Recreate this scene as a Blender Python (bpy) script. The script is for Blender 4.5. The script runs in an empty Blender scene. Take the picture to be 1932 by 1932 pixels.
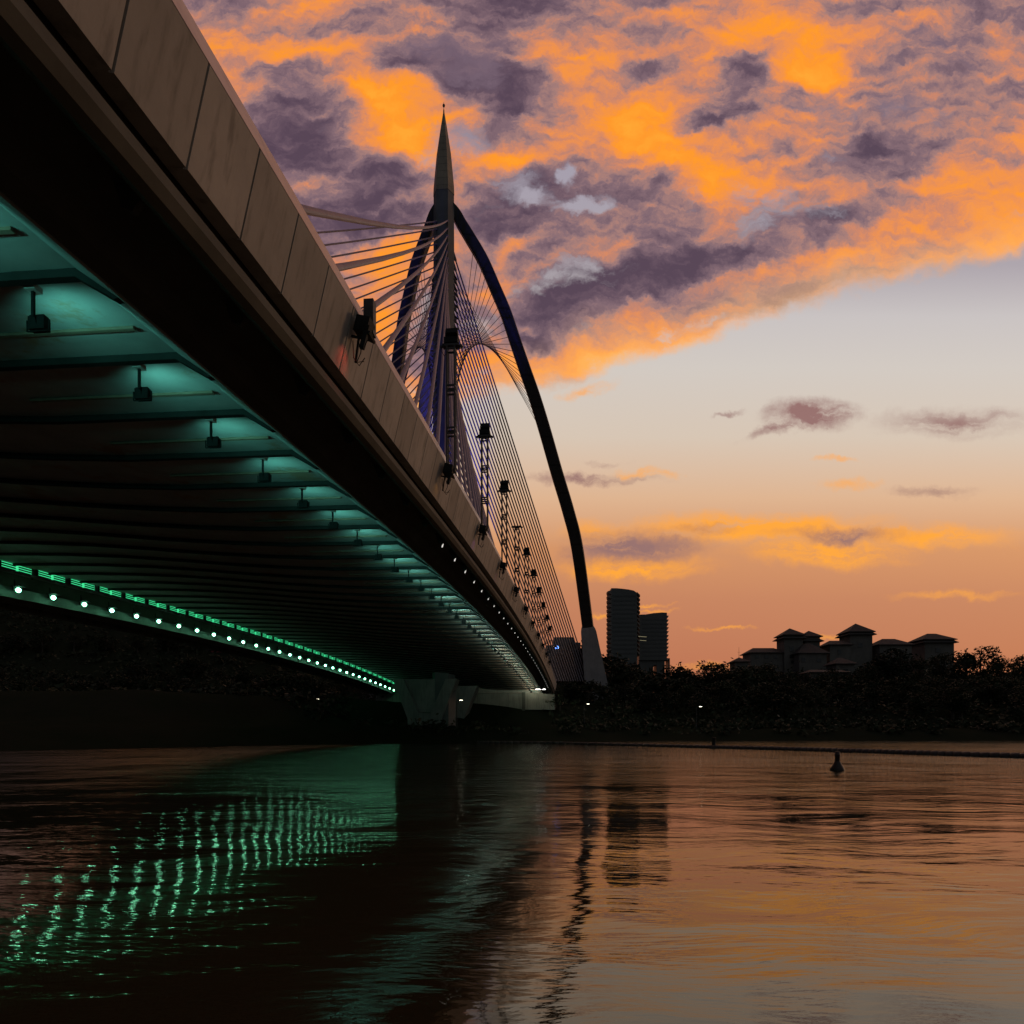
import bpy, bmesh, math, random
from mathutils import Vector, Matrix, noise as mnoise
random.seed(7)
SC = bpy.context.scene
COL = SC.collection
PI = math.pi
R = math.radians

# ------------------------------------------------------------------ frame
# metres; water surface at z = 0, the photographer's eye 1.7 m above it
EYE = 1.7
TH = math.atan(134 / 1300)            # heading of the bridge axis
CT, ST = math.cos(TH), math.sin(TH)

def W(t, s, z):                        # bridge coordinates -> world (t right, s along, z above the eye)
    return Vector((s * ST + t * CT, s * CT - t * ST, z + EYE))

def at(u, v, Y):                       # a surveyed sight line, at distance Y
    return Vector(((u - 966) / 1300 * Y, Y, (1377 - v) / 1300 * Y + EYE))

def zc(s):                             # vertical crest curve of the deck
    return 8.0 - 0.00054 * (s - 62) ** 2

TC = -20.7                             # bridge centre line
def mir(t): return 2 * TC - t

# ------------------------------------------------------------------ object helpers
def tag(o, label=None, cat=None, group=None, kind=None):
    if label: o['label'] = label
    if cat: o['category'] = cat
    if group: o['group'] = group
    if kind: o['kind'] = kind
    return o

def empty(name, loc, rz=0.0, label=None, cat=None, group=None):
    o = bpy.data.objects.new(name, None)
    o.empty_display_size = 0.3
    COL.objects.link(o)
    o.location = loc
    o.rotation_euler = (0, 0, rz)
    return tag(o, label, cat, group)

def wmat(o):
    m = Matrix.LocRotScale(o.location, o.rotation_euler, o.scale)
    return wmat(o.parent) @ m if o.parent else m

def copy_tree(o, parent=None):
    c = o.copy()
    COL.objects.link(c)
    c.parent = parent
    for ch in [x for x in COL.objects if x.parent == o]:
        copy_tree(ch, c)
    return c

class MB:
    def __init__(self):
        self.v = []; self.f = []; self.sm = []
    def add(self, vs, fs, smooth=False):
        n = len(self.v)
        self.v += [Vector(p) for p in vs]
        for f in fs:
            self.f.append([i + n for i in f]); self.sm.append(smooth)
        return self
    def box(self, c, size, rot=None):
        x, y, z = (k / 2 for k in size)
        vs = [Vector((sx * x, sy * y, sz * z)) for sz in (-1, 1) for sy in (-1, 1) for sx in (-1, 1)]
        if rot is not None:
            vs = [rot @ p for p in vs]
        vs = [p + Vector(c) for p in vs]
        return self.add(vs, [(0, 2, 3, 1), (4, 5, 7, 6), (0, 1, 5, 4), (2, 6, 7, 3), (0, 4, 6, 2), (1, 3, 7, 5)])
    def bar(self, a, b, w, h=None):     # a square bar between two points
        a, b = Vector(a), Vector(b)
        d = (b - a).normalized()
        up = Vector((0, 0, 1)) if abs(d.z) < .95 else Vector((0, 1, 0))
        x = d.cross(up).normalized(); y = x.cross(d).normalized()
        h = h or w
        vs = []
        for p in (a, b):
            for sx, sy in ((-1, -1), (1, -1), (1, 1), (-1, 1)):
                vs.append(p + x * sx * w / 2 + y * sy * h / 2)
        return self.add(vs, [(3, 2, 1, 0), (4, 5, 6, 7), (0, 1, 5, 4), (1, 2, 6, 5), (2, 3, 7, 6), (3, 0, 4, 7)])
    def tube(self, pts, rad, n=8, cap=True):
        pts = [Vector(p) for p in pts]
        if not isinstance(rad, (list, tuple)): rad = [rad] * len(pts)
        vs, fs = [], []
        prev = None
        for i, p in enumerate(pts):
            d = (pts[min(i + 1, len(pts) - 1)] - pts[max(i - 1, 0)]).normalized()
            if prev is None:
                up = Vector((0, 0, 1)) if abs(d.z) < .9 else Vector((1, 0, 0))
                x = d.cross(up).normalized()
            else:
                x = (prev - d * prev.dot(d)).normalized()
            prev = x
            y = d.cross(x)
            for k in range(n):
                a = 2 * PI * k / n
                vs.append(p + (x * math.cos(a) + y * math.sin(a)) * rad[i])
        for i in range(len(pts) - 1):
            for k in range(n):
                k2 = (k + 1) % n
                fs.append((i * n + k, i * n + k2, (i + 1) * n + k2, (i + 1) * n + k))
        self.add(vs, fs, True)
        if cap:
            self.add(vs[:n], [tuple(range(n - 1, -1, -1))]); self.add(vs[-n:], [tuple(range(n))])
        return self
    def lathe(self, prof, c=(0, 0, 0), n=20):   # (radius, z) from bottom to top
        c = Vector(c); vs, fs = [], []
        for r, z in prof:
            for k in range(n):
                a = 2 * PI * k / n
                vs.append(c + Vector((r * math.cos(a), r * math.sin(a), z)))
        for i in range(len(prof) - 1):
            for k in range(n):
                k2 = (k + 1) % n
                fs.append((i * n + k, i * n + k2, (i + 1) * n + k2, (i + 1) * n + k))
        self.add(vs, fs, True)
        self.add(vs[:n], [tuple(range(n - 1, -1, -1))]); self.add(vs[-n:], [tuple(range(n))])
        return self
    def loft(self, rings, closed=True, caps=True, smooth=False):
        n = len(rings[0]); vs = [p for r in rings for p in r]; fs = []
        for i in range(len(rings) - 1):
            for k in range(n if closed else n - 1):
                k2 = (k + 1) % n
                fs.append((i * n + k, i * n + k2, (i + 1) * n + k2, (i + 1) * n + k))
        self.add(vs, fs, smooth)
        if caps and closed:
            self.add(rings[0], [tuple(range(n - 1, -1, -1))]); self.add(rings[-1], [tuple(range(n))])
        return self
    def build(self, name, mat, parent=None, world=True):
        vs = self.v
        if parent is not None and world:
            inv = wmat(parent).inverted()
            vs = [inv @ p for p in vs]
        me = bpy.data.meshes.new(name)
        me.from_pydata([tuple(p) for p in vs], [], self.f)
        me.polygons.foreach_set('use_smooth', self.sm)
        bm = bmesh.new(); bm.from_mesh(me)
        bmesh.ops.recalc_face_normals(bm, faces=bm.faces)
        bm.to_mesh(me); bm.free()
        me.materials.append(mat)
        o = bpy.data.objects.new(name, me)
        COL.objects.link(o)
        o.parent = parent
        return o

# ------------------------------------------------------------------ materials
def lin(c):
    return tuple(((x / 255) / 12.92 if x / 255 <= .04045 else ((x / 255 + .055) / 1.055) ** 2.4) for x in c) + (1,)

class NT:
    def __init__(self, nt): self.nt = nt
    def n(self, t, **kw):
        x = self.nt.nodes.new(t)
        for k, v in kw.items(): setattr(x, k, v)
        return x
    def link(self, a, b): self.nt.links.new(a, b)
    def put(self, sock, v):
        if isinstance(v, bpy.types.NodeSocket): self.link(v, sock)
        else: sock.default_value = v
    def m(self, op, a, b=0.0, c=0.0, clamp=False):
        x = self.n('ShaderNodeMath', operation=op, use_clamp=clamp)
        for i, v in enumerate((a, b, c)): self.put(x.inputs[i], v)
        return x.outputs[0]
    def vm(self, op, a, b=(0, 0, 0)):
        x = self.n('ShaderNodeVectorMath', operation=op)
        self.put(x.inputs[0], a)
        if op == 'SCALE': self.put(x.inputs['Scale'], b)
        else: self.put(x.inputs[1], b)
        return x.outputs[1] if op in ('LENGTH', 'DISTANCE', 'DOT_PRODUCT') else x.outputs[0]
    def noise(self, vec, scale, detail=4, rough=.55, dist=0.0, color=False):
        x = self.n('ShaderNodeTexNoise')
        self.put(x.inputs['Vector'], vec)
        x.inputs['Scale'].default_value = scale; x.inputs['Detail'].default_value = detail
        x.inputs['Roughness'].default_value = rough; x.inputs['Distortion'].default_value = dist
        return x.outputs['Color' if color else 'Fac']
    def mr(self, v, a, b, c=0.0, d=1.0, smooth=True):
        x = self.n('ShaderNodeMapRange', interpolation_type='SMOOTHSTEP' if smooth else 'LINEAR')
        self.put(x.inputs[0], v)
        for i, k in enumerate((a, b, c, d)): self.put(x.inputs[i + 1], k)
        return x.outputs[0]
    def mix(self, f, a, b, blend='MIX'):
        x = self.n('ShaderNodeMix', data_type='RGBA', blend_type=blend)
        self.put(x.inputs[0], f); self.put(x.inputs[6], a); self.put(x.inputs[7], b)
        return x.outputs[2]
    def ramp(self, f, stops, interp='LINEAR'):
        x = self.n('ShaderNodeValToRGB')
        self.put(x.inputs[0], f)
        e = x.color_ramp.elements; x.color_ramp.interpolation = interp
        while len(e) > 1: e.remove(e[-1])
        e[0].position, e[0].color = stops[0]
        for p, c in stops[1:]:
            k = e.new(p); k.color = c
        return x.outputs[0]
    def mapping(self, vec, loc=(0, 0, 0), rot=(0, 0, 0), scale=(1, 1, 1), kind='POINT'):
        x = self.n('ShaderNodeMapping', vector_type=kind)
        self.put(x.inputs[0], vec)
        x.inputs[1].default_value = loc; x.inputs[2].default_value = rot; x.inputs[3].default_value = scale
        return x.outputs[0]

def material(name):
    m = bpy.data.materials.new(name); m.use_nodes = True
    nt = NT(m.node_tree)
    return m, nt, m.node_tree.nodes['Principled BSDF']

def stone(name, c1, c2, rough=.85, scale=.6, streak=0.0, bump=.15, metal=0.0, spec=.3, stain=None, seams=0.0, panels=0.0):
    m, n, b = material(name)
    co = n.n('ShaderNodeTexCoord').outputs['Object']
    a = n.noise(co, scale, 7, .65)
    a = n.mr(a, .3, .7)
    col = n.mix(a, c1 + (1,), c2 + (1,))
    if streak:
        s = n.noise(n.mapping(co, scale=(5, 5, .35)), 1.0, 5, .6)
        s = n.mr(s, .48, .75)
        col = n.mix(n.m('MULTIPLY', s, streak), col, (c1[0] * .35, c1[1] * .33, c1[2] * .3, 1))
    if stain:
        s2 = n.mr(n.noise(co, .35, 6, .7), .56, .66)
        col = n.mix(n.m('MULTIPLY', s2, .8), col, stain + (1,))
    if panels:
        sy = n.n('ShaderNodeSeparateXYZ'); n.link(co, sy.inputs[0])
        wn = n.n('ShaderNodeTexWhiteNoise', noise_dimensions='1D')
        n.link(n.m('FLOOR', n.m('DIVIDE', n.m('ADD', sy.outputs[1], PANEL_OFF), panels)), wn.inputs['W'])
        col = n.mix(n.m('MULTIPLY', wn.outputs['Value'], .38), col, (c1[0] * .5, c1[1] * .5, c1[2] * .48, 1))
    if seams:
        sz = n.n('ShaderNodeSeparateXYZ'); n.link(co, sz.inputs[0])
        fr = n.m('FRACT', n.m('DIVIDE', sz.outputs[2], seams))
        col = n.mix(n.m('MULTIPLY', n.m('LESS_THAN', fr, .06), .6), col, (c1[0] * .3, c1[1] * .3, c1[2] * .3, 1))
    n.link(col, b.inputs['Base Color'])
    b.inputs['Roughness'].default_value = rough
    b.inputs['Metallic'].default_value = metal
    b.inputs['Specular IOR Level'].default_value = spec
    bp = n.n('ShaderNodeBump'); bp.inputs['Strength'].default_value = bump; bp.inputs['Distance'].default_value = .02
    n.link(n.noise(co, 9, 6, .6), bp.inputs['Height']); n.link(bp.outputs[0], b.inputs['Normal'])
    return m

def glow(name, c, strength):
    m, n, b = material(name)
    b.inputs['Base Color'].default_value = (.02, .02, .02, 1)
    co = n.n('ShaderNodeTexCoord').outputs['Object']
    k = n.mr(n.noise(co, 6, 2), .2, .8, .85, 1.1)
    b.inputs['Emission Color'].default_value = c + (1,)
    n.link(n.m('MULTIPLY', k, strength), b.inputs['Emission Strength'])
    return m

M = {}
PANEL_OFF = 101.4 + 132.0
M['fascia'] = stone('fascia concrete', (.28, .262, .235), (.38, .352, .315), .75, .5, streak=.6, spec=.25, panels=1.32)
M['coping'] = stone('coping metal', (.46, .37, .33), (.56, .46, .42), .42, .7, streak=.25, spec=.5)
M['edge'] = stone('shade dark edge concrete', (.07, .069, .058), (.10, .098, .082), .85, .7)  # darkened to carry the shade under the fascia overhang
M['soffit'] = stone('soffit paint', (.29, .30, .285), (.38, .39, .375), .75, .9, stain=(.30, .17, .09))
M['beam'] = stone('glow beam paint', (.13, .135, .13), (.20, .205, .20), .6, 1.2)  # for the added beams behind the green lamps
M['rib'] = stone('shade dark cross beam', (.016, .016, .015), (.026, .026, .025), .9, 1.2, spec=.08)  # near black, so the shade on the unlit faces is in the colour
M['conduit'] = stone('conduit rust', (.14, .09, .06), (.20, .14, .10), .8, 2)
M['pylon'] = stone('pylon steel', (.09, .095, .10), (.13, .135, .14), .6, .4, bump=.06)
M['spire'] = stone('spire cladding', (.22, .19, .14), (.32, .27, .19), .5, .35, streak=.4, bump=.06, seams=1.1)
M['arch'] = stone('arch steel', (.030, .030, .029), (.042, .042, .040), .6, .4, bump=.05, seams=4.0)
M['pedestal'] = stone('pedestal concrete', (.26, .25, .245), (.34, .32, .31), .8, .4, streak=.3)
M['pier'] = stone('pier concrete', (.17, .17, .165), (.25, .245, .235), .85, .3, streak=.5)
M['abut'] = stone('abutment concrete', (.20, .19, .165), (.27, .255, .225), .85, .4, streak=.6)
M['stay'] = stone('stay sheath', (.155, .135, .19), (.215, .185, .245), .5, 1.5, bump=.25)
M['backstay'] = stone('backstay sheath', (.24, .22, .25), (.32, .29, .33), .5, 1.5, bump=.25)
M['tie'] = stone('tie rod', (.03, .03, .03), (.05, .05, .05), .6, 1)
M['lamp'] = stone('lamp housing', (.010, .011, .011), (.018, .019, .019), .7, 4, spec=.12)
M['mast'] = stone('mast steel', (.03, .03, .03), (.05, .05, .048), .6, 3)
M['cone'] = stone('white pipe', (.5, .5, .47), (.62, .62, .58), .5, 2)
M['dark_wall'] = stone('tower glass and render', (.07, .075, .075), (.10, .105, .10), .45, .06)
M['tower_slab'] = stone('balcony slab', (.16, .13, .11), (.24, .20, .17), .6, .2)
M['plaster'] = stone('house plaster', (.10, .095, .085), (.15, .14, .125), .9, .3, streak=.5)
M['pink'] = stone('pink plaster', (.42, .10, .12), (.52, .14, .15), .9, .3, streak=.3)
M['blue'] = stone('pale blue plaster', (.18, .25, .35), (.24, .32, .42), .9, .3, streak=.3)
M['roof'] = stone('roof tile', (.045, .042, .038), (.07, .063, .058), .85, .8, bump=.4)
M['pane'] = stone('dark window', (.012, .014, .016), (.026, .028, .03), .25, .5, spec=.5)
M['bark'] = stone('bark', (.05, .04, .03), (.08, .065, .05), .95, 2, bump=.5)
M['rust'] = stone('buoy paint', (.02, .012, .010), (.035, .02, .014), .5, 3)
M['float'] = stone('boom float', (.025, .022, .02), (.05, .04, .035), .6, 2)

def leaf_material(name, c1, c2):
    m, n, b = material(name)
    oi = n.n('ShaderNodeObjectInfo')
    g = n.n('ShaderNodeNewGeometry')
    k = n.noise(g.outputs['Position'], .35, 3, .6)
    k = n.m('ADD', n.m('MULTIPLY', k, .7), n.m('MULTIPLY', oi.outputs['Random'], .3))
    n.link(n.mix(n.mr(k, .3, .7), c1 + (1,), c2 + (1,)), b.inputs['Base Color'])
    b.inputs['Roughness'].default_value = .7
    b.inputs['Specular IOR Level'].default_value = .2
    return m
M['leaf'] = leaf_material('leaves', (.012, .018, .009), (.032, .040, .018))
M['palm'] = leaf_material('fine leaves', (.03, .045, .02), (.07, .085, .04))

# ground
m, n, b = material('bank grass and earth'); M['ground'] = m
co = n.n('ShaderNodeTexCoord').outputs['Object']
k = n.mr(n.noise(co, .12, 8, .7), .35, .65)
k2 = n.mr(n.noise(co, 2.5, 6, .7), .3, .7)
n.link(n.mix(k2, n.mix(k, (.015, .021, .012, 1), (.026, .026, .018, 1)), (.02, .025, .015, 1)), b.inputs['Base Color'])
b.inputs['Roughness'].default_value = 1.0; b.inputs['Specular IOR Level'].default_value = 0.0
bp = n.n('ShaderNodeBump'); bp.inputs['Strength'].default_value = .6; bp.inputs['Distance'].default_value = .1
n.link(n.noise(co, 4, 8, .7), bp.inputs['Height']); n.link(bp.outputs[0], b.inputs['Normal'])

# water
m, n, b = material('lake water'); M['water'] = m
co = n.n('ShaderNodeTexCoord').outputs['Object']
b.inputs['Base Color'].default_value = (.030, .022, .010, 1)
b.inputs['Specular Tint'].default_value = (1.0, .87, .64, 1)
b.inputs['IOR'].default_value = 1.75
warp = n.vm('SCALE', n.vm('SUBTRACT', n.noise(co, .25, 2, .5, color=True), (.5, .5, .5)), 2.2)
cw = n.vm('ADD', co, warp)
w1 = n.noise(n.mapping(cw, rot=(0, 0, .12), scale=(.24, .62, 1)), 1.0, 2, .5)
w2 = n.noise(n.mapping(cw, rot=(0, 0, -.12), scale=(1.0, 2.9, 1)), 1.0, 3, .6)
w3 = n.noise(n.mapping(cw, scale=(2.9, 8.5, 1)), 1.0, 4, .65)
sep = n.n('ShaderNodeSeparateXYZ'); n.link(co, sep.inputs[0])
patch = n.noise(n.mapping(co, scale=(.02, .07, 1)), 1.0, 4, .6)
windy = n.m('ADD', n.mr(sep.outputs['Y'], 8, 42, .10, 1.0), n.m('MULTIPLY', n.m('SUBTRACT', patch, .5), 1.1))
windy = n.m('MAXIMUM', windy, .08)
n.link(n.mr(sep.outputs['Y'], 14, 85, .03, .075), b.inputs['Roughness'])
calm = n.mr(sep.outputs['Y'], 6, 30, .45, 1.0)
h = n.m('ADD', n.m('MULTIPLY', w1, .046), n.m('MULTIPLY', n.m('MULTIPLY', w2, .025), n.m('MULTIPLY', calm, n.mr(n.noise(n.mapping(co, loc=(3, 9, 0), scale=(.09, .22, 1)), 1.0, 4, .6), .35, .65, .45, 1.4))))
h = n.m('ADD', h, n.m('MULTIPLY', n.m('MULTIPLY', w3, .020), windy))
bp = n.n('ShaderNodeBump'); bp.inputs['Strength'].default_value = 1.0; bp.inputs['Distance'].default_value = 1.0
n.link(h, bp.inputs['Height']); n.link(bp.outputs[0], b.inputs['Normal'])

# ------------------------------------------------------------------ sky (world)
world = bpy.data.worlds.new("World"); SC.world = world; world.use_nodes = True
n = NT(world.node_tree)
bg = world.node_tree.nodes['Background']
gen = n.n('ShaderNodeTexCoord').outputs['Generated']
sp = n.n('ShaderNodeSeparateXYZ'); n.link(gen, sp.inputs[0])
ya = n.m('MAXIMUM', n.m('ABSOLUTE', sp.outputs[1]), .12)
az = n.m('DIVIDE', sp.outputs[0], ya)
el = n.m('DIVIDE', n.m('MAXIMUM', sp.outputs[2], 0.0), ya)
cmb = n.n('ShaderNodeCombineXYZ'); n.link(az, cmb.inputs[0]); n.link(el, cmb.inputs[1])
P = cmb.outputs[0]
ROT = -.26
big = n.vm('SCALE', n.vm('SUBTRACT', n.noise(P, 2.6, 3, .5, color=True), (.5, .5, .5)), .16)
med = n.vm('SCALE', n.vm('SUBTRACT', n.noise(P, 9.0, 5, .6, color=True), (.5, .5, .5)), .075)
fin = n.vm('SCALE', n.vm('SUBTRACT', n.noise(P, 26.0, 6, .68, color=True), (.5, .5, .5)), .034)
Pm = n.vm('ADD', P, n.vm('ADD', med, fin))
Pw = n.vm('ADD', Pm, big)
ROTS = {}
def rotated(vec, deg):
    key = (id(vec.node), deg)
    if key not in ROTS:
        ROTS[key] = vec if deg == 0 else n.mapping(vec, rot=(0, 0, R(-deg)))
    return ROTS[key]
def blob(u, v, ru, rv, rot=0.0, soft=1.0, vec=None):
    a, e = (u - 966) / 1300, (1377 - v) / 1300
    deg = int(round(rot / 12.0)) * 12
    cs, sn = math.cos(R(-deg)), math.sin(R(-deg))
    c = (a * cs - e * sn, a * sn + e * cs)
    k = (1300 / ru, 1300 / rv)
    x = n.n('ShaderNodeVectorMath', operation='MULTIPLY_ADD')
    n.put(x.inputs[0], rotated(vec or Pm, deg)); x.inputs[1].default_value = (k[0], k[1], 0); x.inputs[2].default_value = (-c[0] * k[0], -c[1] * k[1], 0)
    return n.mr(n.vm('LENGTH', x.outputs[0]), max(0.0, 1 - soft), 1.25, 1.0, 0.0)
def total(lst):
    o = None
    for w, *a in lst:
        x = n.m('MULTIPLY', blob(*a), w)
        o = x if o is None else n.m('ADD', o, x)
    return o
lay = n.mapping(Pw, rot=(0, 0, ROT), scale=(1.0, 1.9, 1))
f1 = n.noise(lay, 4.2, 9, .60)
f2 = n.noise(n.mapping(Pw, loc=(3.1, 1.7, 0), rot=(0, 0, -.40), scale=(1.0, 1.75, 1)), 3.3, 9, .50)
f3 = n.noise(n.mapping(Pm, loc=(7.3, 4.1, 0), rot=(0, 0, ROT), scale=(1.0, 2.2, 1)), 13.0, 8, .62)
# clear sky behind the clouds
clear = n.ramp(n.m('MULTIPLY', el, .8), [
    (0.0, lin((176, 98, 72))), (.08, lin((187, 113, 82))), (.15, lin((196, 127, 90))), (.21, lin((212, 146, 98))),
    (.27, lin((221, 178, 142))), (.34, lin((214, 196, 178))), (.42, lin((209, 200, 192))), (.48, lin((200, 193, 192))), (.54, lin((172, 163, 170))),
    (.66, lin((164, 156, 170))), (.74, lin((128, 106, 120))), (1.0, lin((104, 82, 98)))])
# cloud cover: a deck of cloud above a slanting edge
edge = n.m('SUBTRACT', el, n.m('ADD', .475, n.m('MULTIPLY', az, .30)))
sep2 = n.n('ShaderNodeSeparateXYZ'); n.link(n.vm('ADD', med, n.vm('ADD', fin, n.vm('SCALE', big, .5))), sep2.inputs[0])
edge = n.m('ADD', edge, n.m('MULTIPLY', sep2.outputs[1], 1.1))
cover = n.mr(edge, .0, .034)
holes = total([(1.2, 1066, 335, 24, 30), (1.05, 1100, 392, 95, 26, 12), (.6, 1015, 375, 50, 20), (.12, 1120, 490, 230, 80, 12), (.35, 1190, 570, 120, 40, 24), (.4, 1090, 640, 110, 26, 24),
               (.65, 1330, 605, 170, 18, 12), (.2, 800, 590, 60, 80), (.45, 1430, 560, 100, 20, 12), (.2, 1330, 440, 140, 30, 12), (.4, 905, 640, 60, 60), (.1, 1300, 330, 120, 40, 12)])
dens = n.m('SUBTRACT', n.m('ADD', n.mr(f1, .30, .62, .15, 1.2), n.m('MULTIPLY', n.m('SUBTRACT', f3, .5), 1.0)), holes)
dens = n.m('MULTIPLY', cover, n.mr(dens, -.14, .55), clamp=True)
# how much sunset light each part of the cloud catches
lit = total([(.34, 1190, 215, 150, 60, 12), (.40, 1270, 275, 150, 45, -12), (.16, 1090, 290, 190, 60), (.30, 980, 300, 120, 30, -6), (.26, 1120, 105, 130, 50), (.20, 1000, 235, 60, 40),
             (.36, 570, 95, 190, 30, -6), (.34, 690, 160, 110, 50, -36), (.24, 760, 230, 100, 34, -36), (.22, 910, 335, 60, 26), (.18, 690, 200, 60, 30, -48), (.20, 780, 285, 60, 20, -24),
             (.38, 1530, 125, 90, 34), (.12, 1450, 230, 180, 110), (.36, 1565, 485, 110, 28, 0), (.26, 1430, 520, 200, 36, 12), (.14, 1350, 350, 170, 60), (.14, 1560, 330, 80, 70),
             (.36, 1250, 655, 260, 22, 16), (.32, 1140, 690, 60, 30), (.42, 1000, 758, 90, 24), (.26, 930, 530, 60, 50, 36), (.24, 1180, 595, 60, 20, 24), (.26, 930, 690, 90, 30), (.22, 960, 480, 60, 16, 24),
             (.26, 700, 485, 140, 34, 12), (.26, 720, 600, 60, 80), (.20, 745, 385, 50, 12, 24), (.24, 750, 520, 60, 40),
             (.24, 1750, 350, 160, 160), (.18, 1800, 120, 160, 100), (.2, 1850, 560, 120, 30, 12), (.2, 1050, 680, 120, 30, 12)])
dark = total([(.32, 560, 250, 170, 110, -24), (.34, 680, 330, 170, 80, -24), (.24, 640, 420, 150, 60), (.2, 760, 120, 60, 40), (.14, 1450, 390, 100, 40, 12), (.14, 1380, 130, 80, 30), (.36, 870, 130, 100, 85), (.30, 960, 190, 90, 90), (.22, 1010, 125, 90, 22), (.18, 760, 330, 70, 50),
              (.24, 1060, 590, 170, 60, 24), (.16, 1160, 620, 130, 36, 24), (.10, 1200, 500, 180, 36, 12), (.14, 1110, 550, 200, 80, 24), (.26, 1570, 425, 90, 36), (.20, 1040, 470, 130, 40, 24), (.16, 960, 420, 90, 40),
              (.22, 1230, 130, 90, 26, 24), (.08, 1480, 330, 100, 24), (.18, 1010, 660, 60, 40), (.14, 930, 330, 40, 20), (.16, 1400, 210, 60, 20, 24), (.2, 480, 380, 90, 120), (.16, 1330, 240, 60, 24),
              (.08, 1300, 420, 90, 30, 12), (.12, 1250, 330, 60, 20), (.2, 300, 300, 200, 200), (.16, 700, 420, 120, 30)])
fl = n.m('ADD', n.m('MULTIPLY', f2, 1.55), n.m('MULTIPLY', f3, .48))
illum = n.m('SUBTRACT', n.m('ADD', fl, n.m('MULTIPLY', lit, .9)), n.m('ADD', n.m('MULTIPLY', dark, 1.0), .675))
rim = n.m('MULTIPLY', n.mr(edge, .14, .0), .20)
illum = n.m('ADD', illum, rim)
# undersides and edges turned to the sunset, at the lower right, are lit
S1V = n.vm('ADD', Pw, (.018, -.026, 0))
f1b = n.noise(n.mapping(S1V, rot=(0, 0, ROT), scale=(1.0, 1.9, 1)), 4.2, 9, .60)
S3V = n.vm('ADD', Pm, (.007, -.011, 0))
f3b = n.noise(n.mapping(S3V, loc=(7.3, 4.1, 0), rot=(0, 0, ROT), scale=(1.0, 2.2, 1)), 13.0, 8, .62)
illum = n.m('ADD', illum, n.m('ADD', n.m('MULTIPLY', n.m('SUBTRACT', f1, f1b), .7), n.m('MULTIPLY', n.m('SUBTRACT', f3, f3b), .42)))
ccol = n.ramp(illum, [(0.0, lin((86, 66, 82))), (.10, lin((100, 78, 92))), (.24, lin((132, 104, 112))), (.34, lin((166, 124, 118))),
                      (.46, lin((208, 134, 102))), (.58, lin((238, 144, 76))), (.74, lin((255, 152, 36))), (.95, lin((255, 166, 46)))])
# towards the cloud's lower edge the light is paler
ccol = n.mix(n.m('MULTIPLY', n.mr(edge, .10, -.02), .6), ccol, lin((254, 194, 128)))
sky = n.mix(dens, clear, ccol)
# low bars of cloud in the clear part
Pl = n.vm('ADD', P, n.vm('MULTIPLY', n.vm('ADD', med, n.vm('SCALE', fin, 1.6)), (1.4, .55, 1)))
def bars(sky, lst, col):
    o = None
    for w, u, v, ru, rv, *r in lst:
        x = n.m('MULTIPLY', blob(u, v, ru, rv, r[0] if r else 0, 1.0, Pl), w)
        o = x if o is None else n.m('MAXIMUM', o, x)
    wisp = n.mr(n.noise(n.mapping(Pl, scale=(1, 5, 1)), 9, 7, .65), .30, .56, .25, 1.15)
    return n.mix(n.m('MULTIPLY', o, wisp, clamp=True), sky, lin(col))
sky = bars(sky, [(1.2, 1430, 998, 290, 34, 3), (1.1, 1190, 1070, 160, 26), (1.1, 1560, 1040, 170, 30), (.7, 1130, 1000, 90, 26), (.7, 1220, 893, 60, 9), (.6, 1110, 735, 60, 14, 8), (.8, 1230, 1140, 50, 5), (.7, 1240, 1152, 60, 5), (.7, 1130, 1165, 40, 6),
                 (.6, 1370, 1190, 60, 5), (.5, 1560, 1205, 60, 6), (.5, 1600, 915, 60, 12), (.5, 1580, 862, 40, 6), (.4, 1330, 1255, 60, 6), (.9, 1750, 1010, 200, 26), (.5, 1800, 1120, 120, 10)], (255, 165, 50))
sky = bars(sky, [(1.15, 1540, 780, 90, 30, 4), (.9, 1490, 806, 95, 14, 10), (.6, 1370, 781, 50, 6), (.95, 1110, 905, 130, 12, -2), (.5, 1145, 874, 45, 7), (1.0, 1190, 1030, 150, 36), (.9, 1590, 1008, 130, 18, 6), (.5, 1330, 1000, 80, 12), (.5, 1100, 1050, 60, 20), (.8, 1800, 800, 150, 30), (.6, 1760, 930, 90, 12)], (150, 110, 106))
# away from the sunset the sky has already gone dusky
dusk = n.mr(sp.outputs[1], -.15, .50)
sky = n.mix(dusk, lin((90, 94, 98)), sky)
sky = n.mix(n.mr(az, -.90, -.40), lin((62, 56, 68)), sky)   # hidden left sky dimmed so the water below reflects less glow
n.link(sky, bg.inputs['Color']); bg.inputs['Strength'].default_value = 1.0
# the last daylight high up, from a physical sky with the sun at the horizon
ns = n.n('ShaderNodeTexSky', sky_type='NISHITA')
ns.sun_disc = False; ns.sun_elevation = R(2); ns.sun_rotation = R(62)
bg2 = n.n('ShaderNodeBackground'); n.link(ns.outputs[0], bg2.inputs[0]); bg2.inputs[1].default_value = .012
addn = n.n('ShaderNodeAddShader'); n.link(bg.outputs[0], addn.inputs[0]); n.link(bg2.outputs[0], addn.inputs[1])
n.link(addn.outputs[0], world.node_tree.nodes['World Output'].inputs['Surface'])

sun = bpy.data.lights.new('sun', 'SUN'); sun.energy = .35; sun.angle = R(8); sun.color = (1, .55, .28)
so = bpy.data.objects.new('sun', sun); COL.objects.link(so)
sd = Vector((math.sin(R(62)), math.cos(R(62)), math.tan(R(5))))
so.rotation_euler = sd.to_track_quat('Z', 'Y').to_euler()

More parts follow.
